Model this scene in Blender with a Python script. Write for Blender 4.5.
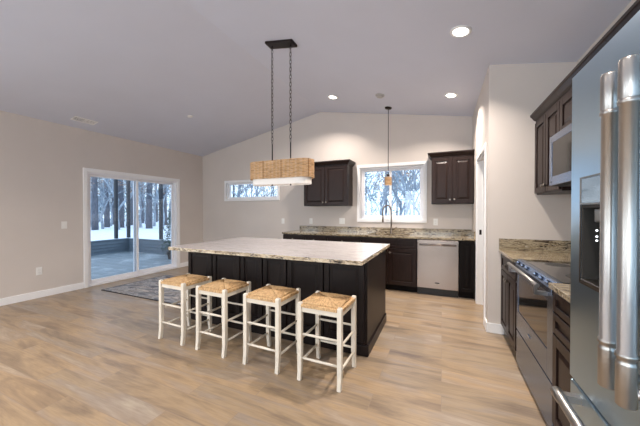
import bpy, bmesh, math, random
from mathutils import Vector, Matrix
random.seed(7)
PI = math.pi
for o in list(bpy.data.objects): bpy.data.objects.remove(o)
SC = bpy.context.scene
COL = SC.collection

# ------------------------------------------------------------------ camera
cam = bpy.data.cameras.new('camera'); cam.sensor_width = 36; cam.lens = 277.13 / 640 * 36
cam.shift_y = 0.0012; cam.clip_start = 0.02; cam.clip_end = 300
co = bpy.data.objects.new('camera', cam); COL.objects.link(co)
co.location = (0, 0, 1.322); co.rotation_euler = (PI / 2 - 0.009, 0, 0.415)
SC.camera = co

# ------------------------------------------------------------------ world, added fill lights, exposure
W = bpy.data.worlds.new('world'); SC.world = W; W.use_nodes = True
nt = W.node_tree; bg = nt.nodes['Background']
tc = nt.nodes.new('ShaderNodeTexCoord'); sep = nt.nodes.new('ShaderNodeSeparateXYZ')
rp = nt.nodes.new('ShaderNodeValToRGB')
nt.links.new(tc.outputs['Generated'], sep.inputs[0]); nt.links.new(sep.outputs['Z'], rp.inputs[0]); nt.links.new(rp.outputs[0], bg.inputs[0])
rp.color_ramp.elements[0].position = 0.0; rp.color_ramp.elements[0].color = (0.82, 0.91, 1.0, 1)
rp.color_ramp.elements[1].position = 0.6; rp.color_ramp.elements[1].color = (0.66, 0.80, 1.0, 1)
bg.inputs[1].default_value = 2.8
SC.view_settings.view_transform = 'Standard'; SC.view_settings.look = 'None'
SC.view_settings.exposure = -0.38; SC.view_settings.gamma = 1; SC.view_settings.use_curve_mapping = False

def area_light(name, loc, rot, sx, sy, power, color):
    l = bpy.data.lights.new(name, 'AREA'); l.shape = 'RECTANGLE'; l.size = sx; l.size_y = sy; l.energy = power; l.color = color
    o = bpy.data.objects.new(name, l); COL.objects.link(o); o.location = loc; o.rotation_euler = rot
    return o
XL_ = -5.63
# added fill lights outside the unseen rear and left window openings
area_light('rear_fill', (-3.9, -3.42, 1.5), (PI / 2, 0, 0), 2.2, 1.7, 95, (0.86, 0.95, 1.0))
area_light('side_fill', (XL_ - .32, -1.4, 1.5), (0, -PI / 2, 0), 1.7, 2.2, 70, (0.86, 0.95, 1.0))
area_light('rear_fill', (-0.6, -3.42, 1.5), (PI / 2, 0, 0), 2.2, 1.7, 95, (0.86, 0.95, 1.0))

# ------------------------------------------------------------------ materials
def new_mat(name):
    m = bpy.data.materials.new(name); m.use_nodes = True
    return m, m.node_tree, m.node_tree.nodes['Principled BSDF']
def rgb(r, g, b):      # sRGB 0..255 -> linear
    f = lambda c: (c / 255 / 12.92) if c / 255 <= 0.04045 else ((c / 255 + 0.055) / 1.055) ** 2.4
    return (f(r), f(g), f(b), 1)
def N(nt, t, **k):
    n = nt.nodes.new('ShaderNode' + t)
    for a, v in k.items():
        if a in n.inputs.keys(): n.inputs[a].default_value = v
        else: setattr(n, a, v)
    return n
def ramp(nt, src, stops):
    r = N(nt, 'ValToRGB'); e = r.color_ramp.elements
    while len(e) < len(stops): e.new(0.5)
    for i, (p, c) in enumerate(stops): e[i].position = p; e[i].color = c
    nt.links.new(src, r.inputs[0]); return r
def coords(nt, scale=(1, 1, 1), rot=(0, 0, 0)):
    g = N(nt, 'NewGeometry'); m = N(nt, 'Mapping'); m.inputs['Scale'].default_value = scale; m.inputs['Rotation'].default_value = rot
    nt.links.new(g.outputs['Position'], m.inputs[0]); return m.outputs[0]
def mix(nt, a, b, fac, mode='MIX'):
    x = N(nt, 'Mix', data_type='RGBA', blend_type=mode)
    for s, v in ((0, fac), (6, a), (7, b)):
        if hasattr(v, 'links'): nt.links.new(v, x.inputs[s])
        else: x.inputs[s].default_value = v
    return x.outputs[2]
def simple(name, c, rough=0.5, metal=0.0, vary=0.0, vscale=8, bump=0.0, bscale=200, stretch=(1, 1, 1), spec=0.5, coat=0.0):
    m, nt, b = new_mat(name)
    b.inputs['Base Color'].default_value = c; b.inputs['Roughness'].default_value = rough; b.inputs['Metallic'].default_value = metal
    b.inputs['Specular IOR Level'].default_value = spec; b.inputs['Coat Weight'].default_value = coat
    co = coords(nt, stretch)
    n = N(nt, 'TexNoise', Scale=vscale, Detail=4.0); nt.links.new(co, n.inputs['Vector'])
    lo = tuple(x * (1 - vary) for x in c[:3]) + (1,); hi = tuple(min(1, x * (1 + vary)) for x in c[:3]) + (1,)
    r = ramp(nt, n.outputs[0], [(0.3, lo), (0.7, hi)]); nt.links.new(r.outputs[0], b.inputs['Base Color'])
    if bump:
        n2 = N(nt, 'TexNoise', Scale=bscale, Detail=3.0); nt.links.new(co, n2.inputs['Vector'])
        bp = N(nt, 'Bump', Strength=bump, Distance=0.002); nt.links.new(n2.outputs[0], bp.inputs['Height']); nt.links.new(bp.outputs[0], b.inputs['Normal'])
    return m
def emis(name, c, s):
    m, nt, b = new_mat(name); b.inputs['Base Color'].default_value = c
    b.inputs['Emission Color'].default_value = c; b.inputs['Emission Strength'].default_value = s; return m

M = {}
M['wall'] = simple('greige wall paint', rgb(211, 202, 195), 0.8, vary=0.02, vscale=2, bump=0.06, bscale=350, spec=0.2)
M['ceil'] = simple('ceiling paint', rgb(210, 213, 226), 0.9, vary=0.015, vscale=2, bump=0.08, bscale=250, spec=0.15)
M['trim'] = simple('white trim paint', rgb(244, 243, 243), 0.4, vary=0.01)
M['vinyl'] = simple('white vinyl', rgb(240, 240, 244), 0.35, vary=0.01)
M['espresso'] = simple('espresso stained wood', rgb(40, 28, 25), 0.36, vary=0.22, vscale=9, stretch=(8, 8, 0.7), bump=0.04, bscale=60, spec=0.22)
M['ebony'] = simple('near-black stained wood', rgb(27, 19, 18), 0.36, vary=0.22, vscale=9, stretch=(8, 8, 0.7), bump=0.04, bscale=60, spec=0.22)
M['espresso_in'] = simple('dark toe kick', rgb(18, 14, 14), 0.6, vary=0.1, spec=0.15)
M['ivory'] = simple('ivory painted wood', rgb(226, 217, 202), 0.42, vary=0.04, vscale=20)
M['black'] = simple('black enamel', rgb(14, 14, 16), 0.25, vary=0.1)
M['blackglass'] = simple('black glass', rgb(9, 9, 11), 0.05, vary=0.05, coat=0.3)
M['bronze'] = simple('dark bronze metal', rgb(42, 34, 32), 0.38, 0.7, vary=0.1)
M['nickel'] = simple('brushed nickel', rgb(128, 120, 112), 0.3, 1.0, vary=0.05)
M['chrome'] = simple('polished chrome', rgb(190, 192, 195), 0.12, 1.0)
M['plastic'] = simple('white plastic plate', rgb(236, 234, 230), 0.35)
M['greyplastic'] = simple('grey plastic', rgb(176, 174, 172), 0.5)
M['slot'] = simple('dark slot', rgb(40, 38, 36), 0.6)
M['duct'] = simple('dark duct', rgb(45, 44, 42), 0.8)
def steel(name, c, rough, axis):
    m, nt, b = new_mat(name); b.inputs['Metallic'].default_value = 1.0
    st = {'z': (400, 400, 2), 'x': (2, 400, 400), 'y': (400, 2, 400)}[axis]
    co = coords(nt, st); n = N(nt, 'TexNoise', Scale=3.0, Detail=3.0); nt.links.new(co, n.inputs['Vector'])
    r = ramp(nt, n.outputs[0], [(0.3, tuple(x * 0.97 for x in c[:3]) + (1,)), (0.7, c)]); nt.links.new(r.outputs[0], b.inputs['Base Color'])
    rr = N(nt, 'MapRange'); rr.inputs[3].default_value = rough * 0.93; rr.inputs[4].default_value = rough * 1.08
    nt.links.new(n.outputs[0], rr.inputs[0]); nt.links.new(rr.outputs[0], b.inputs['Roughness'])
    return m
M['steel_h'] = steel('brushed stainless steel, grain along x', rgb(164, 152, 145), 0.22, 'x')
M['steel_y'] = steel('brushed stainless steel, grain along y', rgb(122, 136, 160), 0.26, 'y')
M['steel_fr'] = steel('fridge steel with daylight tint', rgb(170, 196, 216), 0.3, 'y')  # blue tint in the base colour stands in for reflected daylight
M['steel_v'] = simple('satin steel handle', rgb(176, 172, 168), 0.34, 1.0, vary=0.01)

def glass_mat():
    m, nt, b = new_mat('window glass'); nt.nodes.remove(b)
    out = nt.nodes['Material Output']; tr = N(nt, 'BsdfTransparent'); gl = N(nt, 'BsdfGlossy', Roughness=0.01)
    tr.inputs[0].default_value = (0.93, 0.97, 1.0, 1)
    fr = N(nt, 'Fresnel', IOR=1.45); mx = N(nt, 'MixShader')
    nt.links.new(fr.outputs[0], mx.inputs[0]); nt.links.new(tr.outputs[0], mx.inputs[1]); nt.links.new(gl.outputs[0], mx.inputs[2]); nt.links.new(mx.outputs[0], out.inputs[0])
    return m
M['glass'] = glass_mat()

def floor_mat():
    m, nt, b = new_mat('oak vinyl planks')
    co = coords(nt)
    br = N(nt, 'TexBrick', offset=0.37, offset_frequency=2)
    for k, v in (('Scale', 1.0), ('Mortar Size', 0.0022), ('Mortar Smooth', 0.3), ('Bias', 0.0), ('Brick Width', 1.22), ('Row Height', 0.18)): br.inputs[k].default_value = v
    br.inputs['Color1'].default_value = (0, 0, 0, 1); br.inputs['Color2'].default_value = (1, 1, 1, 1); br.inputs['Mortar'].default_value = (0.5, 0.5, 0.5, 1)
    nt.links.new(co, br.inputs['Vector'])
    # each plank shifts its own grain
    add = N(nt, 'VectorMath', operation='MULTIPLY_ADD'); add.inputs[1].default_value = (37.0, 11.0, 5.0)
    nt.links.new(br.outputs['Color'], add.inputs[0]); nt.links.new(co, add.inputs[2])
    mp = N(nt, 'Mapping'); mp.inputs['Scale'].default_value = (1.0, 6.0, 1); nt.links.new(add.outputs[0], mp.inputs[0])
    n1 = N(nt, 'TexNoise', Scale=1.0, Detail=5.0, Roughness=0.6, Distortion=0.6); nt.links.new(mp.outputs[0], n1.inputs['Vector'])
    mp2 = N(nt, 'Mapping'); mp2.inputs['Scale'].default_value = (6, 90, 1); nt.links.new(add.outputs[0], mp2.inputs[0])
    n2 = N(nt, 'TexNoise', Scale=1.0, Detail=4.0); nt.links.new(mp2.outputs[0], n2.inputs['Vector'])
    base = ramp(nt, n1.outputs[0], [(0.27, rgb(126, 110, 97)), (0.40, rgb(153, 135, 115)), (0.50, rgb(178, 156, 128)), (0.58, rgb(166, 150, 134)), (0.72, rgb(190, 176, 158))])
    tone = ramp(nt, br.outputs['Color'], [(0.0, rgb(214, 214, 216)), (0.5, rgb(232, 225, 216)), (1.0, rgb(250, 236, 216))])
    c1 = mix(nt, base.outputs[0], tone.outputs[0], 0.6, 'MULTIPLY')
    fine = ramp(nt, n2.outputs[0], [(0.3, (0.80, 0.79, 0.79, 1)), (0.6, (1, 1, 1, 1))])
    c2 = mix(nt, c1, fine.outputs[0], 0.8, 'MULTIPLY')
    c3 = mix(nt, c2, (0.28, 0.21, 0.16, 1), br.outputs['Fac'])
    nt.links.new(c3, b.inputs['Base Color']); b.inputs['Roughness'].default_value = 0.34; b.inputs['Specular IOR Level'].default_value = 0.45
    bp = N(nt, 'Bump', Strength=0.12, Distance=0.001); nt.links.new(n2.outputs[0], bp.inputs['Height']); nt.links.new(bp.outputs[0], b.inputs['Normal'])
    return m
M['floor'] = floor_mat()

def granite(name, pal, specks, rough=0.12, vs=(3.0, 6.0, 6.0), dist=2.2):
    m, nt, b = new_mat(name); co = coords(nt, vs)
    n1 = N(nt, 'TexNoise', Scale=1.0, Detail=8.0, Roughness=0.62, Distortion=dist); nt.links.new(co, n1.inputs['Vector'])
    base = ramp(nt, n1.outputs[0], pal)
    c2 = coords(nt, (1.5, 4, 4)); n2 = N(nt, 'TexNoise', Scale=11.0, Detail=6.0, Roughness=0.75, Distortion=0.8); nt.links.new(c2, n2.inputs['Vector'])
    f = ramp(nt, n2.outputs[0], [(specks[0], (0, 0, 0, 1)), (specks[1], (1, 1, 1, 1))])
    c = mix(nt, base.outputs[0], specks[2], f.outputs[0])
    n3 = N(nt, 'TexVoronoi', Scale=120.0); nt.links.new(coords(nt), n3.inputs['Vector'])
    g = ramp(nt, n3.outputs['Color'], [(0.2, (0.78, 0.76, 0.74, 1)), (0.6, (1, 1, 1, 1))])
    c = mix(nt, c, g.outputs[0], 0.5, 'MULTIPLY')
    nt.links.new(c, b.inputs['Base Color']); b.inputs['Roughness'].default_value = rough; b.inputs['Coat Weight'].default_value = 0.2
    return m
M['granite_w'] = granite('cream granite', [(0.28, rgb(176, 168, 166)), (0.42, rgb(208, 202, 202)), (0.55, rgb(224, 218, 218)), (0.7, rgb(206, 198, 192))], (0.62, 0.72, rgb(150, 138, 132)), 0.12, (2.5, 14, 14))
M['granite_we'] = granite('rough chiselled granite edge', [(0.3, rgb(110, 96, 78)), (0.45, rgb(196, 178, 150)), (0.6, rgb(224, 212, 190)), (0.75, rgb(170, 146, 112))], (0.52, 0.60, rgb(52, 46, 42)), 0.45)
M['granite_g'] = granite('green and tan granite', [(0.32, rgb(60, 50, 42)), (0.42, rgb(124, 108, 86)), (0.5, rgb(186, 172, 146)), (0.58, rgb(130, 112, 84)), (0.68, rgb(212, 202, 184))], (0.53, 0.60, rgb(44, 36, 32)), 0.14, (3.5, 14.0, 20.0), 2.0)

def rattan_mat(name, dark, light, axis):
    m, nt, b = new_mat(name)
    co = coords(nt, {'z': (14, 14, 190), 'x': (300, 40, 40)}[axis]); n = N(nt, 'TexNoise', Scale=1.0, Detail=2.0); nt.links.new(co, n.inputs['Vector'])
    r = ramp(nt, n.outputs[0], [(0.32, dark), (0.6, light)]); nt.links.new(r.outputs[0], b.inputs['Base Color']); b.inputs['Roughness'].default_value = 0.65
    return m
M['rattan'] = rattan_mat('woven rattan', rgb(164, 122, 80), rgb(222, 184, 140), 'z')
M['rattan_dark'] = rattan_mat('dark rattan stake', rgb(120, 82, 46), rgb(166, 120, 74), 'z')
M['rush'] = rattan_mat('twisted rush cord', rgb(150, 110, 68), rgb(224, 188, 140), 'x')
M['linen'] = simple('off white linen', rgb(240, 236, 230), 0.8, vary=0.02, bump=0.1, bscale=600)
M['snow'] = simple('snow', rgb(232, 240, 250), 0.85, vary=0.05, vscale=1.2, bump=0.5, bscale=6)
def deck_mat():
    m, nt, b = new_mat('snow dusted deck boards'); co = coords(nt, (0.9, 0.9, 1))
    n = N(nt, 'TexNoise', Scale=1.6, Detail=7.0, Roughness=0.65); nt.links.new(co, n.inputs['Vector'])
    w = N(nt, 'TexWave', wave_type='BANDS', bands_direction='Y', wave_profile='SAW', Scale=1.15); nt.links.new(coords(nt), w.inputs['Vector'])
    bd = ramp(nt, w.outputs[0], [(0.0, rgb(70, 80, 88)), (0.05, rgb(112, 122, 128)), (1.0, rgb(124, 134, 140))])
    sn = ramp(nt, n.outputs[0], [(0.52, (0, 0, 0, 1)), (0.78, (1, 1, 1, 1))])
    c = mix(nt, bd.outputs[0], rgb(200, 208, 216), sn.outputs[0]); nt.links.new(c, b.inputs['Base Color']); b.inputs['Roughness'].default_value = 0.6
    return m
M['deck'] = deck_mat()
M['siding'] = simple('blue grey siding', rgb(92, 106, 118), 0.6, vary=0.06)
M['post'] = simple('dark slate post', rgb(22, 28, 38), 0.5, vary=0.08)
M['bark'] = simple('grey brown bark', rgb(96, 98, 106), 0.9, vary=0.35, vscale=6, stretch=(3, 3, 0.6))
M['frostbark'] = simple('frosted twig bark', rgb(150, 160, 170), 0.9, vary=0.3, vscale=5)
M['needle'] = simple('frosted pine needles', rgb(112, 142, 146), 0.8, vary=0.45, vscale=2.5)
M['frost'] = simple('snow laden needles', rgb(222, 234, 244), 0.85, vary=0.25, vscale=3)
M['oakleaf'] = simple('dry oak leaves', rgb(190, 148, 112), 0.8, vary=0.3, vscale=2)
M['shrub'] = simple('dark green leaves', rgb(40, 74, 62), 0.6, vary=0.4, vscale=12)
def rug_mat():
    m, nt, b = new_mat('abstract grey rug'); co = coords(nt, (2.2, 5.0, 1))
    n = N(nt, 'TexNoise', Scale=1.0, Detail=7.0, Roughness=0.65, Distortion=1.6); nt.links.new(co, n.inputs['Vector'])
    r = ramp(nt, n.outputs[0], [(0.34, rgb(70, 72, 80)), (0.44, rgb(128, 130, 138)), (0.5, rgb(176, 174, 174)), (0.56, rgb(118, 114, 116)), (0.66, rgb(196, 190, 184))])
    nt.links.new(r.outputs[0], b.inputs['Base Color']); b.inputs['Roughness'].default_value = 0.95
    n2 = N(nt, 'TexNoise', Scale=300.0); nt.links.new(coords(nt), n2.inputs['Vector'])
    bp = N(nt, 'Bump', Strength=0.4, Distance=0.003); nt.links.new(n2.outputs[0], bp.inputs['Height']); nt.links.new(bp.outputs[0], b.inputs['Normal'])
    return m
M['rug'] = rug_mat()
M['rugedge'] = simple('dark rug binding', rgb(52, 52, 58), 0.9)
M['lamp'] = emis('lit lamp lens', (1.0, 0.93, 0.82, 1), 12)
M['led'] = emis('dispenser led', (0.9, 0.95, 1.0, 1), 4)
M['darkglass'] = simple('dark tinted glass', rgb(10, 10, 12), 0.12, spec=0.2)
M['mirrorglass'] = simple('smoked oven glass', rgb(26, 22, 20), 0.05, 0.0, coat=0.2, spec=0.5)

# ------------------------------------------------------------------ mesh helpers
OFF = {}                       # world offset of each object's local origin
class MB:
    """collects shapes in world coordinates; build() links them as one mesh object"""
    def __init__(s): s.bm = bmesh.new()
    def hexa(s, p):            # 8 points: bottom loop 0-3, top loop 4-7
        v = [s.bm.verts.new(q) for q in p]
        for f in ((3, 2, 1, 0), (4, 5, 6, 7), (0, 1, 5, 4), (1, 2, 6, 5), (2, 3, 7, 6), (3, 0, 4, 7)): s.bm.faces.new([v[i] for i in f])
        return s
    def box(s, x0, y0, z0, x1, y1, z1):
        x0, x1 = sorted((x0, x1)); y0, y1 = sorted((y0, y1)); z0, z1 = sorted((z0, z1))
        return s.hexa([(x0, y0, z0), (x1, y0, z0), (x1, y1, z0), (x0, y1, z0), (x0, y0, z1), (x1, y0, z1), (x1, y1, z1), (x0, y1, z1)])
    def tube(s, pts, rad, seg=12, cap=True, closed=False, smooth=True):
        pts = [Vector(p) for p in pts]; n = len(pts); rad = rad if hasattr(rad, '__len__') else [rad] * n
        rings = []; up = None
        for i, p in enumerate(pts):
            a = pts[i - 1] if (i > 0 or closed) else p; b = pts[(i + 1) % n] if (i < n - 1 or closed) else p
            t = (b - a).normalized()
            if up is None:
                up = Vector((0, 0, 1)) if abs(t.z) < 0.9 else Vector((1, 0, 0))
            u = t.cross(up).normalized(); w = u.cross(t).normalized(); up = w
            rings.append([s.bm.verts.new(p + (u * math.cos(2 * PI * (k + .5) / seg) + w * math.sin(2 * PI * (k + .5) / seg)) * rad[i]) for k in range(seg)])
        for i in range(n if closed else n - 1):
            r0, r1 = rings[i], rings[(i + 1) % n]
            for k in range(seg):
                f = s.bm.faces.new([r0[k], r0[(k + 1) % seg], r1[(k + 1) % seg], r1[k]]); f.smooth = smooth
        if cap and not closed:
            s.bm.faces.new(rings[0][::-1]); s.bm.faces.new(rings[-1])
        return s
    def cyl(s, p0, p1, r, seg=24, r1=None): return s.tube([p0, p1], [r, r if r1 is None else r1], seg)
    def lathe(s, c, prof, seg=24, ax=Vector((0, 0, 1))):   # prof [(radius, height along ax)]
        ax = Vector(ax).normalized(); u = ax.orthogonal().normalized(); w = ax.cross(u); c = Vector(c); rings = []
        for r, h in prof: rings.append([s.bm.verts.new(c + ax * h + (u * math.cos(2 * PI * k / seg) + w * math.sin(2 * PI * k / seg)) * r) for k in range(seg)])
        for a, b in zip(rings, rings[1:]):
            for k in range(seg):
                f = s.bm.faces.new([a[k], a[(k + 1) % seg], b[(k + 1) % seg], b[k]]); f.smooth = True
        s.bm.faces.new(rings[0][::-1]); s.bm.faces.new(rings[-1]); return s
    def prism(s, poly, p2w, d0, d1):   # poly [(a,b)], p2w(a,b,d)->xyz
        A = [s.bm.verts.new(p2w(a, b, d0)) for a, b in poly]; B = [s.bm.verts.new(p2w(a, b, d1)) for a, b in poly]
        s.bm.faces.new(A[::-1]); s.bm.faces.new(B)
        for k in range(len(poly)): s.bm.faces.new([A[k], A[(k + 1) % len(poly)], B[(k + 1) % len(poly)], B[k]])
        return s
    def build(s, name, mat, parent=None, bevel=0.0, seg=2, mats=None):
        bmesh.ops.recalc_face_normals(s.bm, faces=s.bm.faces)
        off = OFF[parent.name] if parent is not None else Vector((0, 0, 0))
        loc = Vector((0, 0, 0))
        if parent is None:     # origin at the base centre of the mesh
            xs = [v.co for v in s.bm.verts]
            loc = Vector(((min(v.x for v in xs) + max(v.x for v in xs)) / 2, (min(v.y for v in xs) + max(v.y for v in xs)) / 2, min(v.z for v in xs)))
            off = loc
        for v in s.bm.verts: v.co -= off
        me = bpy.data.meshes.new(name); s.bm.to_mesh(me); s.bm.free()
        me.materials.append(mat)
        for x in (mats or []): me.materials.append(x)
        o = bpy.data.objects.new(name, me); COL.objects.link(o); o.location = loc
        if parent is not None: o.parent = parent
        OFF[o.name] = off
        if bevel:
            b = o.modifiers.new('bevel', 'BEVEL'); b.width = bevel; b.segments = seg; b.limit_method = 'ANGLE'; b.angle_limit = math.radians(40)
        return o
def empty(name, loc):
    o = bpy.data.objects.new(name, None); COL.objects.link(o); o.location = loc; o.empty_display_size = 0.1; OFF[o.name] = Vector(loc); return o
def tag(o, label, cat, group=None, kind=None):
    o['label'] = label; o['category'] = cat
    if group: o['group'] = group
    if kind: o['kind'] = kind
    return o
def struct(o): o['kind'] = 'structure'; return o
def lab(o, label): o['label'] = label; return o
def copy_tree(o, parent=None):
    c = o.copy(); COL.objects.link(c)
    if parent is not None: c.parent = parent
    OFF[c.name] = OFF.get(o.name)
    for ch in list(o.children): copy_tree(ch, c)
    return c

# ------------------------------------------------------------------ room shell
XL, XK, XW = -5.63, 0.461, 1.20
YB, YP, YR = 5.302, 3.51, -3.1
XR, ZR, ZL, ZK = -2.327, 3.392, 2.725, 2.913
SL = (ZR - ZL) / (XR - XL); SR = (ZR - ZK) / (XK - XR)
def zc(x): return ZR - SL * (XR - x) if x < XR else ZR - SR * (x - XR)
T = 0.15
struct(MB().box(XL - T, YR - T, -0.1, XW + T, YB + T, 0).build('floor', M['floor']))
b = MB()
y0, y1 = YR - T, YB + T
for xa, xb in ((XL - T, XR), (XR, XW + T)):
    b.hexa([(xa, y0, zc(xa)), (xb, y0, zc(xb)), (xb, y1, zc(xb)), (xa, y1, zc(xa)), (xa, y0, zc(xa) + .12), (xb, y0, zc(xb) + .12), (xb, y1, zc(xb) + .12), (xa, y1, zc(xa) + .12)])
struct(b.build('ceiling', M['ceil']))
def wall_strip(b, xa, xb, za, zb, ya, yb):    # zb None = up to the ceiling
    t = lambda x: zc(x) if zb is None else zb
    b.hexa([(xa, ya, za), (xb, ya, za), (xb, yb, za), (xa, yb, za), (xa, ya, t(xa)), (xb, ya, t(xb)), (xb, yb, t(xb)), (xa, yb, t(xa))])
# openings (rough), a bit inside the casings
W1 = (-1.532 + .055, -0.248 - .055, 1.115 + .055, 2.222 - .055)
W2 = (-4.898 + .06, -3.32 - .06, 1.568 + .055, 2.066 - .055)
D1 = (2.708 + .06, 4.616 - .06, 2.071 - .06)
def wall_y(name, ya, yb, x0, x1, holes):
    b = MB(); cuts = sorted({x0, x1, XR if x0 < XR < x1 else x0} | {h[0] for h in holes} | {h[1] for h in holes})
    for xa, xb in zip(cuts, cuts[1:]):
        h = [h for h in holes if h[0] <= xa + 1e-6 and xb <= h[1] + 1e-6]
        if h:
            wall_strip(b, xa, xb, 0, h[0][2], ya, yb); wall_strip(b, xa, xb, h[0][3], None, ya, yb)
        else: wall_strip(b, xa, xb, 0, None, ya, yb)
    return struct(b.build(name, M['wall']))
wall_y('wall_back', YB, YB + T, XL, XW + T, [W1, W2])
RW = [(-5.0, -2.8, 0.65, 2.35), (-1.7, 0.5, 0.65, 2.35)]
wall_y('wall_rear', YR - T, YR, XL, XW, RW)
b = MB()
def lw(ya, yb, za, zb):
    if zb < 2.5: b.box(XL - T, ya, za, XL, yb, zb)
    else: b.hexa([(XL - T, ya, za), (XL, ya, za), (XL, yb, za), (XL - T, yb, za), (XL - T, ya, zc(XL - T)), (XL, ya, zc(XL)), (XL, yb, zc(XL)), (XL - T, yb, zc(XL - T))])
LW = (-2.5, -.3, .65, 2.35)
lw(YR - T, LW[0], 0, ZL); lw(LW[0], LW[1], 0, LW[2]); lw(LW[0], LW[1], LW[3], ZL); lw(LW[1], D1[0], 0, ZL); lw(D1[1], YB + T, 0, ZL); lw(D1[0], D1[1], D1[2], ZL)
struct(b.build('wall_left', M['wall']))
ZT = zc(XW) - 0.0
struct(MB().hexa([(XW, YR - T, 0), (XW + T, YR - T, 0), (XW + T, YP, 0), (XW, YP, 0), (XW, YR - T, zc(XW)), (XW + T, YR - T, zc(XW + T)), (XW + T, YP, zc(XW + T)), (XW, YP, zc(XW))]).build('wall_right', M['wall']))
# pantry partition with its doorway, and the short wall facing the camera
PT = 0.13; PA, PB, PZ = 3.735, 4.515, 2.045
b = MB()
wall_strip(b, XK, XK + PT, 0, None, YP, PA); wall_strip(b, XK, XK + PT, 0, None, PB, YB); wall_strip(b, XK, XK + PT, PZ, None, PA, PB)
wall_strip(b, XK + PT, XW + T, 0, None, YP, YP + PT); wall_strip(b, XW, XW + T, 0, None, YP + PT, YB)
struct(b.build('wall_pantry', M['wall'], bevel=0.0))

# baseboards
def base(name, x0, y0, x1, y1): return struct(MB().box(x0, y0, 0, x1, y1, 0.105).build(name, M['trim'], bevel=0.005))
base('baseboard_left', XL, YR, XL + .014, 2.708 - .002)
base('baseboard_left', XL, 4.618, XL + .014, YB)
base('baseboard_back', XL + .014, YB - .014, -2.86, YB)
b = MB(); b.box(XK - .014, YP - .014, 0, XK, 3.68, .105); b.box(XK, YP - .014, 0, 0.612, YP, .105)
struct(b.build('baseboard_pantry', M['trim'], bevel=0.004))
base('baseboard_rear', XL, YR, XW, YR + .014)

# casings
def casing_y(b, x0, x1, z0, z1, w, y, d, sill=True):    # frame on a wall facing -Y
    b.box(x0, y - d, z0 if not sill else z0 + w, x0 + w, y, z1 - w); b.box(x1 - w, y - d, z0 if not sill else z0 + w, x1, y, z1 - w); b.box(x0, y - d, z1 - w, x1, y, z1)
    if sill: b.box(x0, y - d, z0, x1, y, z0 + w)
def window(name, x0, x1, z0, z1, w, mullion):
    r = empty(name, ((x0 + x1) / 2, YB, z0)); r['kind'] = 'structure'
    b = MB(); casing_y(b, x0, x1, z0, z1, w, YB, .018); b.build('window_casing', M['trim'], r, bevel=.004)
    a0, a1, c0, c1 = x0 + w, x1 - w, z0 + w, z1 - w
    b = MB()                                             # reveal lining
    g = .008; b.box(a0 - .0, YB, c0, a0 + g, YB + .14, c1); b.box(a1 - g, YB, c0, a1, YB + .14, c1); b.box(a0, YB, c1 - g, a1, YB + .14, c1); b.box(a0, YB, c0, a1, YB + .14, c0 + g)
    b.build('reveal', M['trim'], r)
    a0 += g; a1 -= g; c0 += g; c1 -= g
    b = MB(); f = .035; yy = YB + .085
    casing_y(b, a0, a1, c0, c1, f, yy + .04, .06); fr = b.build('window_frame', M['vinyl'], r, bevel=.003)
    a0 += f; a1 -= f; c0 += f; c1 -= f
    if mullion:
        m = (a0 + a1) / 2 - .03
        for (p, q, yo) in ((a0, m + .025, 0.0), (m - .025 + .03, a1, .02)):
            s = MB(); casing_y(s, p, q, c0, c1, .03, yy + .02 + yo, .018); sh = s.build('sash', M['vinyl'], r, bevel=.002)
            MB().box(p + .03, yy + .009 + yo, c0 + .03, q - .03, yy + .013 + yo, c1 - .03).build('pane', M['glass'], sh)
    else:
        MB().box(a0, yy + .009, c0, a1, yy + .013, c1).build('pane', M['glass'], fr)
    return r
window('window_1', -1.532, -0.248, 1.115, 2.222, .055, True)
window('window_2', -4.898, -3.32, 1.568, 2.066, .055, False)

# sliding door in the left wall
r = empty('door_1', (XL, (D1[0] + D1[1]) / 2, 0)); r['kind'] = 'structure'
b = MB(); ca, cb, ct = 2.708, 4.616, 2.071
b.box(XL, ca, 0, XL + .018, ca + .06, ct - .06); b.box(XL, cb - .06, 0, XL + .018, cb, ct - .06); b.box(XL, ca, ct - .06, XL + .018, cb, ct)
b.build('door_casing', M['trim'], r, bevel=.004)
b = MB(); y0, y1, zt = D1
b.box(XL - T, y0, 0, XL, y0 + .03, zt); b.box(XL - T, y1 - .03, 0, XL, y1, zt); b.box(XL - T, y0 + .03, zt - .035, XL, y1 - .03, zt); b.box(XL - T, y0 + .03, 0, XL + .0, y1 - .03, .035)
b.build('door_frame', M['vinyl'], r, bevel=.003)
ym = 3.655
def sash_x(ya, yb, x, handle):
    b = MB(); s = .042; z0, z1 = .036, zt - .036
    b.box(x, ya, z0, x + .035, ya + s, z1); b.box(x, yb - s, z0, x + .035, yb, z1); b.box(x, ya + s, z0, x + .035, yb - s, z0 + .07); b.box(x, ya + s, z1 - s, x + .035, yb - s, z1)
    o = b.build('door_panel', M['vinyl'], r, bevel=.003)
    MB().box(x + .014, ya + s, z0 + .07, x + .02, yb - s, z1 - s).build('pane', M['glass'], o)
    if handle:
        h = MB(); h.box(x + .035, yb - .03, .93, x + .042, yb - .012, 1.17); h.tube([(x + .042, yb - .021, .96), (x + .07, yb - .021, .98), (x + .07, yb - .021, 1.12), (x + .042, yb - .021, 1.14)], .007, 8)
        h.build('door_handle', M['vinyl'], o)
sash_x(y0 + .031, ym + .03, XL - .075, True)
sash_x(ym - .03, y1 - .031, XL - .125, False)

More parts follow.
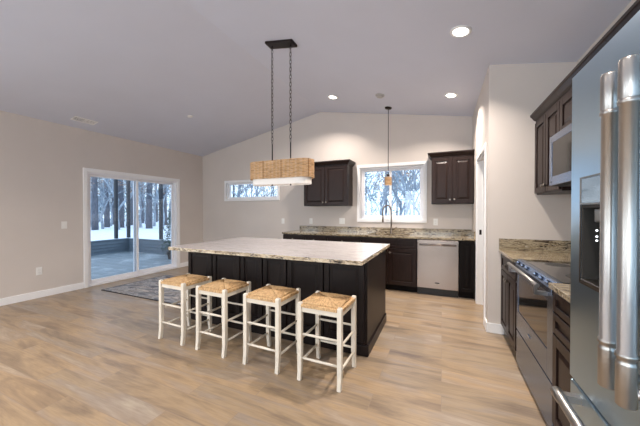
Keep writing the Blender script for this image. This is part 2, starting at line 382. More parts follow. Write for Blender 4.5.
# pantry doorway casing and jamb
r = empty('door_2', (XK, (PA + PB) / 2, 0)); r['kind'] = 'structure'
b = MB(); w = .065
b.box(XK - .016, PA - w, 0, XK, PA, PZ); b.box(XK - .016, PB, 0, XK, PB + w, PZ); b.box(XK - .016, PA - w, PZ, XK, PB + w, PZ + w)
b.build('door_casing', M['trim'], r, bevel=.004)
b = MB(); g = .015
b.box(XK, PA, 0, XK + PT, PA + g, PZ); b.box(XK, PB - g, 0, XK + PT, PB, PZ); b.box(XK, PA + g, PZ - g, XK + PT, PB - g, PZ)
b.box(XK + .06, PB - g - .01, 0, XK + .1, PB - g, PZ - g)
j = b.build('door_jamb', M['trim'], r, bevel=.002)
MB().box(XK + .022, PB - g - .003, .99, XK + .05, PB - g, 1.06).build('strike_plate', M['bronze'], j)

# unseen rear windows, added so the rear fill lights can shine in
for i, h in enumerate(RW):
    r = empty('window_%d' % (3 + i), ((h[0] + h[1]) / 2, YR, h[2])); r['kind'] = 'structure'
    b = MB(); w = .07
    for (xa, xb, za, zb) in ((h[0] - w, h[0], h[2] - w, h[3] + w), (h[1], h[1] + w, h[2] - w, h[3] + w), (h[0], h[1], h[3], h[3] + w), (h[0], h[1], h[2] - w, h[2])): b.box(xa, YR, za, xb, YR + .018, zb)
    b.build('window_casing', M['trim'], r, bevel=.004)
    b = MB(); m = (h[0] + h[1]) / 2
    for (xa, xb, za, zb) in ((h[0], h[0] + .05, h[2], h[3]), (h[1] - .05, h[1], h[2], h[3]), (h[0] + .05, h[1] - .05, h[3] - .05, h[3]), (h[0] + .05, h[1] - .05, h[2], h[2] + .05), (m - .03, m + .03, h[2] + .05, h[3] - .05)): b.box(xa, YR - .1, za, xb, YR - .05, zb)
    b.build('window_frame', M['vinyl'], r)

r = empty('window_5', (XL, -1.4, LW[2])); r['kind'] = 'structure'  # unseen side window, added as the opening for the side fill light
b = MB(); w = .07; h = LW
for (ya, yb, za, zb) in ((h[0] - w, h[0], h[2] - w, h[3] + w), (h[1], h[1] + w, h[2] - w, h[3] + w), (h[0], h[1], h[3], h[3] + w), (h[0], h[1], h[2] - w, h[2])): b.box(XL, ya, za, XL + .018, yb, zb)
b.build('window_casing', M['trim'], r, bevel=.004)
b = MB(); m = (h[0] + h[1]) / 2
for (ya, yb, za, zb) in ((h[0], h[0] + .05, h[2], h[3]), (h[1] - .05, h[1], h[2], h[3]), (h[0] + .05, h[1] - .05, h[3] - .05, h[3]), (h[0] + .05, h[1] - .05, h[2], h[2] + .05), (m - .03, m + .03, h[2] + .05, h[3] - .05)): b.box(XL - .1, ya, za, XL - .05, yb, zb)
b.build('window_frame', M['vinyl'], r)

# ------------------------------------------------------------------ cabinets
def fY(Y): return lambda a, z, d: (a, Y - d, z)       # front facing -Y
def fX(X): return lambda a, z, d: (X - d, a, z)       # front facing -X
def mbox(b, f, a0, z0, d0, a1, z1, d1):
    p, q = f(a0, z0, d0), f(a1, z1, d1); b.box(*p, *q)
def leaf(f, a0, a1, z0, z1, parent, name='door', mat='espresso', th=.02, sw=.055, knob=None, raised=True):
    if a0 > a1: a0, a1 = a1, a0
    b = MB(); g = .0015; a0 += g; a1 -= g; z0 += g; z1 -= g
    if (z1 - z0) < .2: sw = min(sw, .036)
    mbox(b, f, a0, z0, 0, a0 + sw, z1, th); mbox(b, f, a1 - sw, z0, 0, a1, z1, th)
    mbox(b, f, a0 + sw, z0, 0, a1 - sw, z0 + sw, th); mbox(b, f, a0 + sw, z1 - sw, 0, a1 - sw, z1, th)
    mbox(b, f, a0 + sw, z0 + sw, 0, a1 - sw, z1 - sw, th * .45)
    if raised and (z1 - z0) > .2:
        i0, i1 = sw + .012, sw + .036
        o = [(a0 + i0, z0 + i0), (a1 - i0, z0 + i0), (a1 - i0, z1 - i0), (a0 + i0, z1 - i0)]
        n = [(a0 + i1, z0 + i1), (a1 - i1, z0 + i1), (a1 - i1, z1 - i1), (a0 + i1, z1 - i1)]
        if a1 - a0 > 2 * i1 + .01: b.hexa([f(x, z, th * .45) for x, z in o] + [f(x, z, th * .9) for x, z in n])
    o = b.build(name, M[mat], parent, bevel=.002, seg=1)
    if knob:
        ka, kz = knob; k = MB(); c = Vector(f(ka, kz, th)); ax = Vector(f(0, 0, 1)) - Vector(f(0, 0, 0))
        k.lathe(c, [(.006, 0), (.006, .012), (.015, .016), (.016, .022), (.011, .028)], 16, ax); k.build('knob', M['nickel'], o)
    return o
def base_cab(name, f, a0, a1, depth, label, group, ndoor=2, drawers=1, cat='cabinet', back=True, only_drawers=False, zt=.882):
    if a0 > a1: a0, a1 = a1, a0
    c = f((a0 + a1) / 2, 0, -depth / 2); r = empty(name, c); tag(r, label, cat, group)
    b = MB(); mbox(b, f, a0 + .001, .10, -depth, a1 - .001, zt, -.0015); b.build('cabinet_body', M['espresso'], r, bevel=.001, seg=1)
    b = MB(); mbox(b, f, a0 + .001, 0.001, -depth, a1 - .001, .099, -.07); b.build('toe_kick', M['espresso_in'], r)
    if only_drawers:
        zs = [.115, .40, .69, zt - .012] if drawers == 3 else [.115, .36, .60, .74, zt - .012]
        for za, zb in zip(zs, zs[1:]): leaf(f, a0, a1, za, zb - .006, r, 'drawer', knob=((a0 + a1) / 2, (za + zb) / 2), raised=False)
    else:
        zd = zt - .165; n = max(1, drawers); wd = (a1 - a0) / n
        for k in range(n): leaf(f, a0 + k * wd + .004, a0 + (k + 1) * wd - .004, zd, zt - .012, r, 'drawer', knob=(a0 + (k + .5) * wd, zd + .075) if drawers else None, raised=False)
        wd = (a1 - a0) / ndoor
        for k in range(ndoor):
            ka = a0 + (k + 1) * wd - .035 if (k % 2 == 0) else a0 + k * wd + .035
            leaf(f, a0 + k * wd + .003, a0 + (k + 1) * wd - .003, .115, zd - .008, r, 'door', knob=(ka, zd - .07))
    return r
def crown(f, a0, a1, z, depth, r, ends):
    """crown moulding along the front, returning along the ends that stand free"""
    prof = [(0, 0), (.012, 0), (.012, .018), (.03, .03), (.052, .062), (.06, .066), (.06, .085), (0, .085)]
    e0, e1 = (1 if ends[0] else 0), (1 if ends[1] else 0); b = MB()
    for (d0, h0), (d1, h1) in zip(prof, prof[1:]):
        if abs(h1 - h0) < 1e-6: continue
        lo = [(a0 - e0 * d0, z + h0, -depth), (a1 + e1 * d0, z + h0, -depth), (a1 + e1 * d0, z + h0, d0), (a0 - e0 * d0, z + h0, d0)]
        hi = [(a0 - e0 * d1, z + h1, -depth), (a1 + e1 * d1, z + h1, -depth), (a1 + e1 * d1, z + h1, d1), (a0 - e0 * d1, z + h1, d1)]
        b.hexa([f(*q) for q in lo] + [f(*q) for q in hi])
    return b.build('crown_moulding', M['espresso'], r)
def wall_cab(name, f, a0, a1, z0, z1, depth, label, group, ndoor=2, ends=(False, False), crown_h=True):
    if a0 > a1: a0, a1 = a1, a0; ends = ends[::-1]
    c = f((a0 + a1) / 2, z0, -depth / 2); r = empty(name, c); tag(r, label, 'cabinet', group)
    b = MB(); mbox(b, f, a0 + .001, z0, -depth, a1 - .001, z1, -.0015); b.build('cabinet_body', M['espresso'], r, bevel=.001, seg=1)
    wd = (a1 - a0) / ndoor
    for k in range(ndoor):
        ka = a0 + (k + 1) * wd - .032 if (k % 2 == 0) else a0 + k * wd + .032
        leaf(f, a0 + k * wd + .003, a0 + (k + 1) * wd - .003, z0 + .012, z1 - .004, r, 'door', knob=(ka, z0 + .07))
    crown(f, a0 + .001, a1 - .001, z1, depth, r, ends)
    return r

# back run
FY = YB - .62; fb = fY(FY); D = .61
base_cab('base_cabinet', fb, -2.85, -2.40, D, 'dark brown base cabinet at the far left end of the back counter', 'base cabinets under the back counter', 1, 1)
base_cab('base_cabinet', fb, -2.40, -1.95, D, 'dark brown base cabinet second from the left end of the back counter', 'base cabinets under the back counter', 1, 1)
base_cab('base_cabinet', fb, -1.95, -1.29, D, 'wide dark brown base cabinet just left of the sink cabinet, mostly behind the island', 'base cabinets under the back counter', 2, 1)
# sink base
r = empty('sink_cabinet', (-.83, FY + .3, 0)); tag(r, 'dark brown sink cabinet under the faucet, left of the dishwasher', 'cabinet', 'base cabinets under the back counter')
b = MB(); x0, x1 = -1.289, -.369
b.box(x0, FY + .0015, .10, x0 + .018, FY + D, .882); b.box(x1 - .018, FY + .0015, .10, x1, FY + D, .882); b.box(x0 + .018, FY + .0015, .10, x1 - .018, FY + D, .118); b.box(x0 + .018, FY + D - .01, .118, x1 - .018, FY + D, .882); b.box(x0 + .018, FY + .0015, .118, x1 - .018, FY + .03, .882)
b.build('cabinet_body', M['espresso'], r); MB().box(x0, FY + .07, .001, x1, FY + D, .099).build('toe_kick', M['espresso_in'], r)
leaf(fb, x0 + .005, x1 - .005, .717, .87, r, 'drawer_front', raised=False)
leaf(fb, x0 + .003, (x0 + x1) / 2 - .002, .115, .709, r, 'door', knob=(-.86, .64)); leaf(fb, (x0 + x1) / 2 + .002, x1 - .003, .115, .709, r, 'door', knob=(-.79, .64))
# end filler cabinet
r = empty('end_cabinet', (.348, FY + .3, 0)); tag(r, 'narrow near-black cabinet panel between the dishwasher and the pantry wall', 'cabinet', 'base cabinets under the back counter')
MB().box(.24, FY + .0015, .10, .445, FY + D, .882).build('cabinet_body', M['espresso_in'], r)
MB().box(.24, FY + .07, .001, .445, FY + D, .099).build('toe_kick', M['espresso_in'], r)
leaf(fb, .241, .444, .115, .87, r, 'door', mat='espresso_in', sw=.045, knob=None)
# dishwasher
r = empty('dishwasher', (-.065, FY + .3, 0)); tag(r, 'stainless steel dishwasher with bar handle under the back counter', 'dishwasher')
MB().box(-.364, FY + .005, .11, .234, FY + .58, .872).build('dishwasher_body', M['duct'], r)
MB().box(-.362, FY - .022, .115, .232, FY + .004, .872).build('door', M['steel_h'], r, bevel=.006)
b = MB(); b.tube([(-.325, FY - .062, .80), (.195, FY - .062, .80)], .0125, 16); b.box(-.30, FY - .06, .79, -.28, FY - .022, .81); b.box(.15, FY - .06, .79, .17, FY - .022, .81)
b.build('handle', M['steel_h'], r)
MB().box(-.362, FY + .03, .001, .232, FY + .5, .108).build('kick_plate', M['black'], r)
b = MB(); b.box(-.10, FY - .0235, .20, -.035, FY - .022, .212); b.build('maker_badge', M['slot'], r)

# back worktop with backsplash, sink and faucet
WX0, WX1, WF = -2.865, XK - .003, YB - .65
sx0, sx1, sy0, sy1 = -1.20, -.50, YB - .53, YB - .13
r = empty('countertop', ((WX0 + WX1) / 2, YB - .33, .883)); tag(r, 'green and tan granite countertop running under the back window', 'countertop')
b = MB(); z0, z1 = .883, .914
b.box(WX0, WF, z0, sx0, YB - .003, z1); b.box(sx1, WF, z0, WX1, YB - .003, z1); b.box(sx0, WF, z0, sx1, sy0, z1); b.box(sx0, sy1, z0, sx1, YB - .003, z1)
b.build('worktop', M['granite_g'], r)
b = MB(); b.box(WX0 + .06, YB - .023, .9145, WX1, YB - .003, 1.015); b.box(WX1 - .02, WF + .03, .9145, WX1, YB - .023, 1.015)
b.build('backsplash', M['granite_g'], r)
b = MB(); t = .012; zb = .70
b.box(sx0, sy0, zb, sx1, sy1, zb + t); b.box(sx0, sy0, zb + t, sx0 + t, sy1, z0 - .001); b.box(sx1 - t, sy0, zb + t, sx1, sy1, z0 - .001); b.box(sx0 + t, sy0, zb + t, sx1 - t, sy0 + t, z0 - .001); b.box(sx0 + t, sy1 - t, zb + t, sx1 - t, sy1, z0 - .001)
o = b.build('kitchen_sink', M['steel_h']); tag(o, 'stainless steel undermount sink basin below the faucet', 'sink')
r = empty('faucet', (-.86, YB - .085, .9145)); tag(r, 'brushed nickel gooseneck faucet with pull-down spring spout at the sink', 'faucet')
fx, fy_ = -.86, YB - .085
MB().lathe((fx, fy_, .9145), [(.028, 0), (.028, .006), (.019, .012), (.019, .11), (.014, .12)], 20).build('base', M['nickel'], r)
pts = [(fx, fy_, 1.03)] + [(fx, fy_, 1.03 + .065 * k) for k in range(1, 5)]
dx, dy = -.088 * .75, -.088 * .66
arc = [(fx + dx * (1 - math.cos(a)), fy_ + dy * (1 - math.cos(a)), 1.31 + .12 * math.sin(a)) for a in [PI * k / 12 for k in range(13)]]
arc += [(fx + 2 * dx, fy_ + 2 * dy, 1.24)]
MB().tube(pts + arc, .0135, 14).build('spout', M['nickel'], r)
e = Vector((fx + 2 * dx, fy_ + 2 * dy, 1.24)); MB().tube([e, e + Vector((0, 0, -.03)), e + Vector((0, 0, -.12))], [.013, .017, .019], 14).build('spray_head', M['nickel'], r)
MB().tube([(fx + .015, fy_, 1.0), (fx + .05, fy_, 1.005), (fx + .1, fy_ - .01, 1.03)], [.008, .007, .006], 10).build('lever', M['nickel'], r)

# uppers on the back wall
fu = fY(YB - .33)
wall_cab('wall_cabinet', fu, -2.54, -1.625, 1.425, 2.20, .33, 'dark brown wall cabinet left of the window, partly behind the rattan pendant', 'wall cabinets on the back wall', 2, (True, True))
wall_cab('wall_cabinet', fu, -.164, XK - .004, 1.442, 2.20, .33, 'dark brown two-door wall cabinet right of the window above the dishwasher', 'wall cabinets on the back wall', 2, (True, False))

# ------------------------------------------------------------------ island
IX0, IX1, IY0, IY1 = -2.89, -.597, 2.20, 3.52
bx0, bx1, by0, by1 = -2.86, -.628, 2.475, 3.36
r = empty('island_cabinet', ((bx0 + bx1) / 2, (by0 + by1) / 2, 0)); tag(r, 'long near-black kitchen island cabinet carrying the cream granite slab', 'island')
MB().box(bx0, by0, .0, bx1, by1, .878).build('cabinet_body', M['ebony'], r, bevel=.003)
fi = fY(by0 - .0005)
seams = [-2.86, -2.465, -2.055, -1.755, -1.455, -1.045, -.635]
for a, c in zip(seams, seams[1:]): leaf(fi, a + .006, c - .006, .125, .86, r, 'panel', mat='ebony', th=.018, sw=.05)
b = MB(); b.box(bx0, by0 - .02, .0, bx1 + .022, by0 - .0005, .10); b.box(bx1 + .0005, by0 - .0005, 0, bx1 + .022, by1, .10); b.build('skirting', M['ebony'], r, bevel=.006)
fi2 = lambda a, z, d: (bx1 + .0005 + d, a, z)
b = MB(); mbox(b, fi2, by0, .10, 0, by1, .878, .008); b.build('end_panel', M['ebony'], r, bevel=.002)
# slab: polished top with rough chiselled edge
r = empty('island_countertop', ((IX0 + IX1) / 2, (IY0 + IY1) / 2, .879)); tag(r, 'cream and grey granite slab with chiselled edge on top of the island', 'countertop')
b = MB(); rnd = random.Random(3); outline = []
def edge(p, q, n):
    for k in range(n): t = k / n; outline.append((p[0] + (q[0] - p[0]) * t, p[1] + (q[1] - p[1]) * t))
edge((IX0 + .02, IY0), (IX1 - .0, IY0), 110); edge((IX1, IY0), (IX1, IY1), 60); edge((IX1, IY1), (IX0, IY1), 110); edge((IX0, IY1), (IX0, IY0 + .02), 60)
cx, cy = (IX0 + IX1) / 2, (IY0 + IY1) / 2
rows = []
for z, j in ((.914, 0.001), (.909, .004), (.899, .006), (.889, .006), (.879, .004)):
    rows.append([b.bm.verts.new((x + (rnd.uniform(-j, j) if abs(abs(x - cx) - (IX1 - IX0) / 2) < .03 else 0) , y + (rnd.uniform(-j, j) if abs(abs(y - cy) - (IY1 - IY0) / 2) < .03 else 0), z)) for x, y in outline])
n = len(outline)
for a, c in zip(rows, rows[1:]):
    for k in range(n): b.bm.faces.new([a[k], a[(k + 1) % n], c[(k + 1) % n], c[k]])
b.bm.faces.new(rows[-1])
b.build('chiselled_edge', M['granite_we'], r)
b = MB(); v = [b.bm.verts.new((x, y, .9142)) for x, y in outline]; b.bm.faces.new(v)
v2 = [b.bm.verts.new((x, y, .9125)) for x, y in outline]; b.bm.faces.new(v2[::-1])
for k in range(n): b.bm.faces.new([v[k], v[(k + 1) % n], v2[(k + 1) % n], v2[k]])
b.build('polished_top', M['granite_w'], r)

# ------------------------------------------------------------------ stools
SW, SD, SH = .372, .365, .61
def make_stool():
    r = empty('bar_stool', (0, 0, 0)); l = .019
    hx, hy = SW / 2 - l, SD / 2 - l
    for sx in (-1, 1):
        for sy in (-1, 1):
            b = MB(); fr = .020
            # square leg, kicked outwards at the foot
            prof = [(0, .014, .0165), (.04, .010, .0160), (.09, .003, .017), (.15, 0, .0185), (.30, 0, .0185), (SH - .012, 0, .0185), (SH, 0, .014)]
            rings = []
            for z, k, h in prof:
                x = sx * hx + sx * 0.0 ; y = sy * hy + sy * k
                rings.append([b.bm.verts.new((x + u * h, y + w * h, z)) for u, w in ((-1, -1), (1, -1), (1, 1), (-1, 1))])
            for p, q in zip(rings, rings[1:]):
                for k in range(4): b.bm.faces.new([p[k], p[(k + 1) % 4], q[(k + 1) % 4], q[k]])
            b.bm.faces.new(rings[0][::-1]); b.bm.faces.new(rings[-1])
            b.build('leg', M['ivory'], r, bevel=.004)
    for sy in (-1, 1):
        b = MB(); b.box(-hx + .018, sy * hy - .009, .535, hx - .018, sy * hy + .009, .583); b.build('apron', M['ivory'], r, bevel=.003)
    for sx in (-1, 1):
        b = MB(); b.box(sx * hx - .009, -hy + .018, .535, sx * hx + .009, hy - .018, .583); b.build('apron', M['ivory'], r, bevel=.003)
    for sy in (-1, 1):
        for z in ((.17, .36) if sy < 0 else (.17, .36)):
            MB().tube([(-hx + .012, sy * hy, z), (0, sy * hy, z), (hx - .012, sy * hy, z)], [.0085, .0105, .0085], 10).build('stretcher', M['ivory'], r)
    for sx in (-1, 1):
        for z in (.135, .315):
            MB().tube([(sx * hx, -hy + .012, z + .0), (sx * hx, 0, z), (sx * hx, hy - .012, z)], [.0085, .0105, .0085], 10).build('stretcher', M['ivory'], r)
    # rush seat: four wedges of cord meeting in the middle, each cord a rib
    b = MB(); w = SW / 2 - .004; dpt = SD / 2 - .004; nc = 15
    def cordz(t): return .592 + .014 * (1 - t) ** 1.0 + .006
    for side in range(4):
        for k in range(nc):
            t0 = (k + .5) / nc            # 0 centre .. 1 edge
            hw = (w if side % 2 == 0 else dpt); hd = (dpt if side % 2 == 0 else w)
            if t0 > .9: span = hw * .86
            else: span = hw * t0 * .98
            p = []
            m = 5
            for i in range(m):
                a = -span + 2 * span * i / (m - 1)
                e = abs(2 * i / (m - 1) - 1)
                z = cordz(t0) - .004 * e + (.004 if t0 < .9 else -.006)
                q = (a, -hd * t0) if side == 0 else (hd * t0, a) if side == 1 else (-a, hd * t0) if side == 2 else (-hd * t0, -a)
                p.append((q[0], q[1], z))
            b.tube(p, hd / nc * .62, 6)
    s = .86
    b.box(-w * s, -dpt - .003, .575, w * s, dpt + .003, .596); b.box(-w - .003, -dpt * s, .575, w + .003, dpt * s, .596)
    b.build('rush_seat', M['rush'], r)
    return r
st = make_stool()
labels = ['white bar stool with rush seat, leftmost, standing in front of the rug',
          'white rush-seat bar stool second from the left end of the island',
          'white rush-seat bar stool third from the left, beside the rightmost stool',
          'white bar stool with rush seat nearest the island corner, rightmost of the four']
spots = [(-2.505, 2.130), (-1.965, 2.116), (-1.388, 2.100), (-.850, 2.090)]
for i, ((x, y), lb) in enumerate(zip(spots, labels)):
    o = st if i == 0 else copy_tree(st)
    o.location = (x, y, 0.0); o.rotation_euler = (0, 0, [-.03, -.03, -.03, -.02][i]); tag(o, lb, 'stool', 'white rush-seat bar stools along the island')

# ------------------------------------------------------------------ right run
fr_ = fX(.60); RD = XW - .60 - .003
base_cab('base_cabinet', fr_, YP - .003, 2.852, RD, 'dark brown two-door base cabinet between the pantry wall and the range', 'base cabinets on the right', 2, 1)
r = empty('drawer_cabinet', (.9, 1.69, 0)); tag(r, 'dark brown cabinet with two slim drawers above a door, between range and refrigerator', 'cabinet', 'base cabinets on the right')
MB().box(.6015, 1.401, .10, XW - .003, 1.983, .882).build('cabinet_body', M['espresso'], r); MB().box(.67, 1.401, .001, XW - .003, 1.983, .099).build('toe_kick', M['espresso_in'], r)
leaf(fr_, 1.403, 1.981, .755, .87, r, 'drawer', raised=False); leaf(fr_, 1.403, 1.981, .632, .747, r, 'drawer', raised=False); leaf(fr_, 1.403, 1.981, .115, .624, r, 'door')
def slab(y0, y1, label, bs_y=None):
    r = empty('countertop', (.88, (y0 + y1) / 2, .883)); tag(r, label, 'countertop', 'granite countertops beside the range')
    MB().box(.56, y0, .883, XW - .003, y1, .914).build('worktop', M['granite_g'], r, bevel=.003)
    b = MB(); b.box(XW - .023, y0, .9145, XW - .003, y1, 1.03)
    if bs_y: b.box(.56, bs_y - .02, .9145, XW - .023, bs_y, 1.03)
    b.build('backsplash', M['granite_g'], r, bevel=.002)
slab(2.852, YP - .003, 'green and tan granite countertop in the corner beyond the range', YP - .003)
slab(1.38, 1.984, 'short granite countertop between the range and the refrigerator')

# range
r = empty('range', (.88, 2.42, 0)); tag(r, 'stainless steel slide-in range with black glass cooktop on the right', 'range')
ra, rb = 1.99, 2.846; rx = .585
MB().box(rx + .03, ra, .012, XW - .02, rb, .895).build('range_body', M['steel_y'], r, bevel=.002)
b = MB(); b.box(rx + .045, ra, .897, XW - .02, rb, .916); b.build('cooktop', M['blackglass'], r, bevel=.003)
f = fX(rx + .03)
# control panel, slanted
b = MB(); b.prism([(rx - .012, .838), (rx + .03, .838), (rx + .045, .9165), (rx + .012, .9165), (rx - .008, .87)], lambda a, z, d: (a, d, z), ra, rb); cp = b.build('control_panel', M['steel_y'], r, bevel=.003)
for k, y in enumerate((2.08, 2.20, 2.32, 2.53, 2.65, 2.77)):
    n = Vector((-.9, 0, .42)).normalized(); MB().lathe(Vector((rx + .0, y, .893)) , [(.014, 0), (.014, .004), (.012, .014), (.010, .016)], 18, n).build('knob', M['steel_y'], cp)
# oven door with window
b = MB(); z0, z1 = .325, .834; w0, w1 = ra + .10, rb - .05; y0, y1 = .485, .785
mbox(b, f, ra + .003, z0, .001, w0, z1, .03); mbox(b, f, w1, z0, .001, rb - .003, z1, .03); mbox(b, f, w0, z0, .001, w1, y0, .03); mbox(b, f, w0, y1, .001, w1, z1, .03)
od = b.build('oven_door', M['steel_y'], r, bevel=.002)
b = MB(); mbox(b, f, w0, y0, .002, w1, y1, .026); b.build('oven_window', M['mirrorglass'], od)
b = MB(); b.tube([(rx - .06, ra + .06, .874), (rx - .06, rb - .01, .874)], .0125, 16); b.box(rx - .06, ra + .09, .812, rx - .0, ra + .115, .834); b.box(rx - .06, rb - .065, .812, rx - .0, rb - .04, .834); b.box(rx - .066, ra + .09, .812, rx - .052, ra + .115, .874); b.box(rx - .066, rb - .065, .812, rx - .052, rb - .04, .874)
b.build('handle', M['steel_v'], od)
b = MB(); mbox(b, f, ra + .003, .03, .001, rb - .003, .317, .03); b.build('drawer', M['steel_y'], r, bevel=.004)
MB().box(rx + .0335 - .04 + .0, 2.44, .40, rx + .0 , 2.50, .412).build('maker_badge', M['chrome'], od)
MB().box(rx + .06, ra + .01, .0, XW - .05, rb - .01, .012).build('foot', M['black'], r)
for (x, y, q) in ((.80, 2.20, .09), (.80, 2.64, .075), (1.03, 2.20, .075), (1.03, 2.64, .1)):
    MB().lathe((x, y, .9161), [(q, 0), (q, .0004)], 32).build('burner_ring', M['slot'], r)

# uppers on the right
fru = fX(.889); UD = XW - .889 - .003
wall_cab('wall_cabinet', fru, YP - .003, 2.85, 1.49, 2.225, UD, 'dark brown two-door wall cabinet over the corner counter, left of the microwave', 'wall cabinets on the right wall', 2, (False, False))
wall_cab('wall_cabinet', fru, 2.85, 2.085, 1.93, 2.225, UD, 'short dark brown wall cabinet directly above the microwave', 'wall cabinets on the right wall', 2)
wall_cab('wall_cabinet', fru, 2.085, 1.37, 1.49, 2.225, UD, 'dark brown wall cabinet between the microwave and the cabinet above the refrigerator', 'wall cabinets on the right wall', 2)
wall_cab('wall_cabinet', fru, 1.37, .43, 1.86, 2.225, UD, 'dark brown wall cabinet above the refrigerator, only its crown showing', 'wall cabinets on the right wall', 2)
# microwave
r = empty('microwave', (1.0, 2.468, 1.525)); tag(r, 'stainless steel over-the-range microwave with black glass door', 'microwave')
MB().box(.825, 2.09, 1.525, XW - .004, 2.845, 1.925).build('microwave_body', M['duct'], r)
b = MB(); f = fX(.824); mz0, mz1 = 1.53, 1.925; a0, a1 = 2.27, 2.845
w0, w1, y0, y1 = a0 + .07, a1 - .055, mz0 + .07, mz1 - .055
mbox(b, f, a0, mz0, 0, w0, mz1, .02); mbox(b, f, w1, mz0, 0, a1, mz1, .02); mbox(b, f, w0, mz0, 0, w1, y0, .02); mbox(b, f, w0, y1, 0, w1, mz1, .02)
md = b.build('door', M['steel_y'], r, bevel=.003)
b = MB(); mbox(b, f, w0, y0, .001, w1, y1, .017); b.build('door_window', M['darkglass'], md)
b = MB(); b.tube([(.775, 2.295, 1.58), (.775, 2.295, 1.88)], .010, 12); b.box(.775, 2.288, 1.60, .804, 2.302, 1.615); b.box(.775, 2.288, 1.845, .804, 2.302, 1.86); b.build('handle', M['steel_v'], md)
b = MB(); mbox(b, f, 2.79, 1.553, .0202, 2.815, 1.562, .0212); b.build('maker_badge', M['slot'], md)
b = MB(); mbox(b, f, 2.09, mz0, 0, 2.265, mz1, .02); b.build('keypad', M['blackglass'], r, bevel=.002)
b = MB(); b.box(.85, 2.15, 1.517, 1.15, 2.78, 1.525); b.build('vent_grille', M['slot'], r)

# refrigerator
FXF = .45; fa, fb_ = .44, 1.352; ftop = 1.825; mid = .897; dg = .70
r = empty('refrigerator', (.83, (fa + fb_) / 2, 0)); tag(r, 'stainless steel french-door refrigerator with ice dispenser at the right edge', 'refrigerator')
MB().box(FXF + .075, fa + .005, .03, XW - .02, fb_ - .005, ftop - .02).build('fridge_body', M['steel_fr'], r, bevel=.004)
MB().box(FXF + .11, fa + .03, 0.0, XW - .05, fb_ - .03, .03).build('kick_plate', M['black'], r)
f = fX(FXF + .07)
# far door with dispenser recess
p0, p1, q0, q1 = 1.005, 1.268, 1.075, 1.345
b = MB()
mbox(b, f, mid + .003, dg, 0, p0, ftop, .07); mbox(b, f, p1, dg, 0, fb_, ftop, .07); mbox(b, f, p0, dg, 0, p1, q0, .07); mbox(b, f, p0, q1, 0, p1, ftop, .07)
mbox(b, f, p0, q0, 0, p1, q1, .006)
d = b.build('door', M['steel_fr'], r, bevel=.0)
b = MB(); z = .0695
mbox(b, f, p0 + .001, q0 + .001, .0065, p0 + .012, q1 - .001, z); mbox(b, f, p1 - .012, q0 + .001, .0065, p1 - .001, q1 - .001, z); mbox(b, f, p0 + .012, q1 - .012, .0065, p1 - .012, q1 - .001, z); mbox(b, f, p0 + .012, q0 + .001, .0065, p1 - .012, q1 - .012, .008)
dp = b.build('dispenser', M['duct'], d)
b = MB(); mbox(b, f, p0 + .012, q0 + .001, .008, p1 - .012, q0 + .012, .076); b.build('drip_tray', M['nickel'], dp, bevel=.002)
b = MB(); mbox(b, f, p0 + .05, q1 - .06, .008, p1 - .05, q1 - .013, .055); b.build('nozzle', M['nickel'], dp, bevel=.004)
for k, (y, zz) in enumerate(((1.2555, 1.256), (1.2555, 1.235), (1.2555, 1.221))):
    c = Vector((.487, y, zz)); MB().lathe(c, [(.003, 0), (.003, .002)], 12, (0, -1, 0)).build('indicator_light', M['led'], dp)
b = MB(); mbox(b, f, p0 + .0, q1 + .006, .0702, p1, q1 + .09, .0715); b.build('control_display', M['mirrorglass'], d, bevel=.0005)
b = MB(); g = .006
mbox(b, f, p0 - g, q0 - g, .0702, p0, q1 + .096, .073); mbox(b, f, p1, q0 - g, .0702, p1 + g, q1 + .096, .073); mbox(b, f, p0, q0 - g, .0702, p1, q0, .073); mbox(b, f, p0, q1, .0702, p1, q1 + .0055, .073); mbox(b, f, p0, q1 + .0905, .0702, p1, q1 + .096, .073)
b.build('dispenser_bezel', M['nickel'], d)
def fridge_handle(y, parent):
    x = FXF - .06; b = MB()
    b.lathe((x, y, .872), [(.0155, 0), (.0185, .003), (.0185, .098), (.0185, .10), (.0165, .104), (.0165, .112), (.0195, .114), (.0195, .122), (.0165, .124), (.0165, .694), (.0195, .696), (.0195, .704), (.0165, .706), (.0185, .71), (.0185, .795), (.016, .80)], 24)
    for z in (.905, 1.64): b.tube([(x, y, z), (FXF + .001, y, z)], .0125, 12)
    b.build('handle', M['steel_v'], parent)
fridge_handle(.945, d)
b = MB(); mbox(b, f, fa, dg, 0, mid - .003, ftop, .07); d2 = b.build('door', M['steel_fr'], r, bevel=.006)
fridge_handle(.866, d2)
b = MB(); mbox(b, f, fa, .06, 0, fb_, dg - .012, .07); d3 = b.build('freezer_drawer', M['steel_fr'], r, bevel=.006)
b = MB(); x = FXF - .06; z = .655
b.lathe((x, fb_ - .06, z), [(.0155, 0), (.0185, .003), (.0185, .06), (.0165, .064), (.0165, .74), (.0185, .744), (.0185, .802), (.0155, .805)], 24, (0, -1, 0))
for y in (fb_ - .09, fa + .04): b.box(x, y - .014, z - .012, FXF + .001, y + .014, z + .012)
b.build('handle', M['steel_v'], d3)

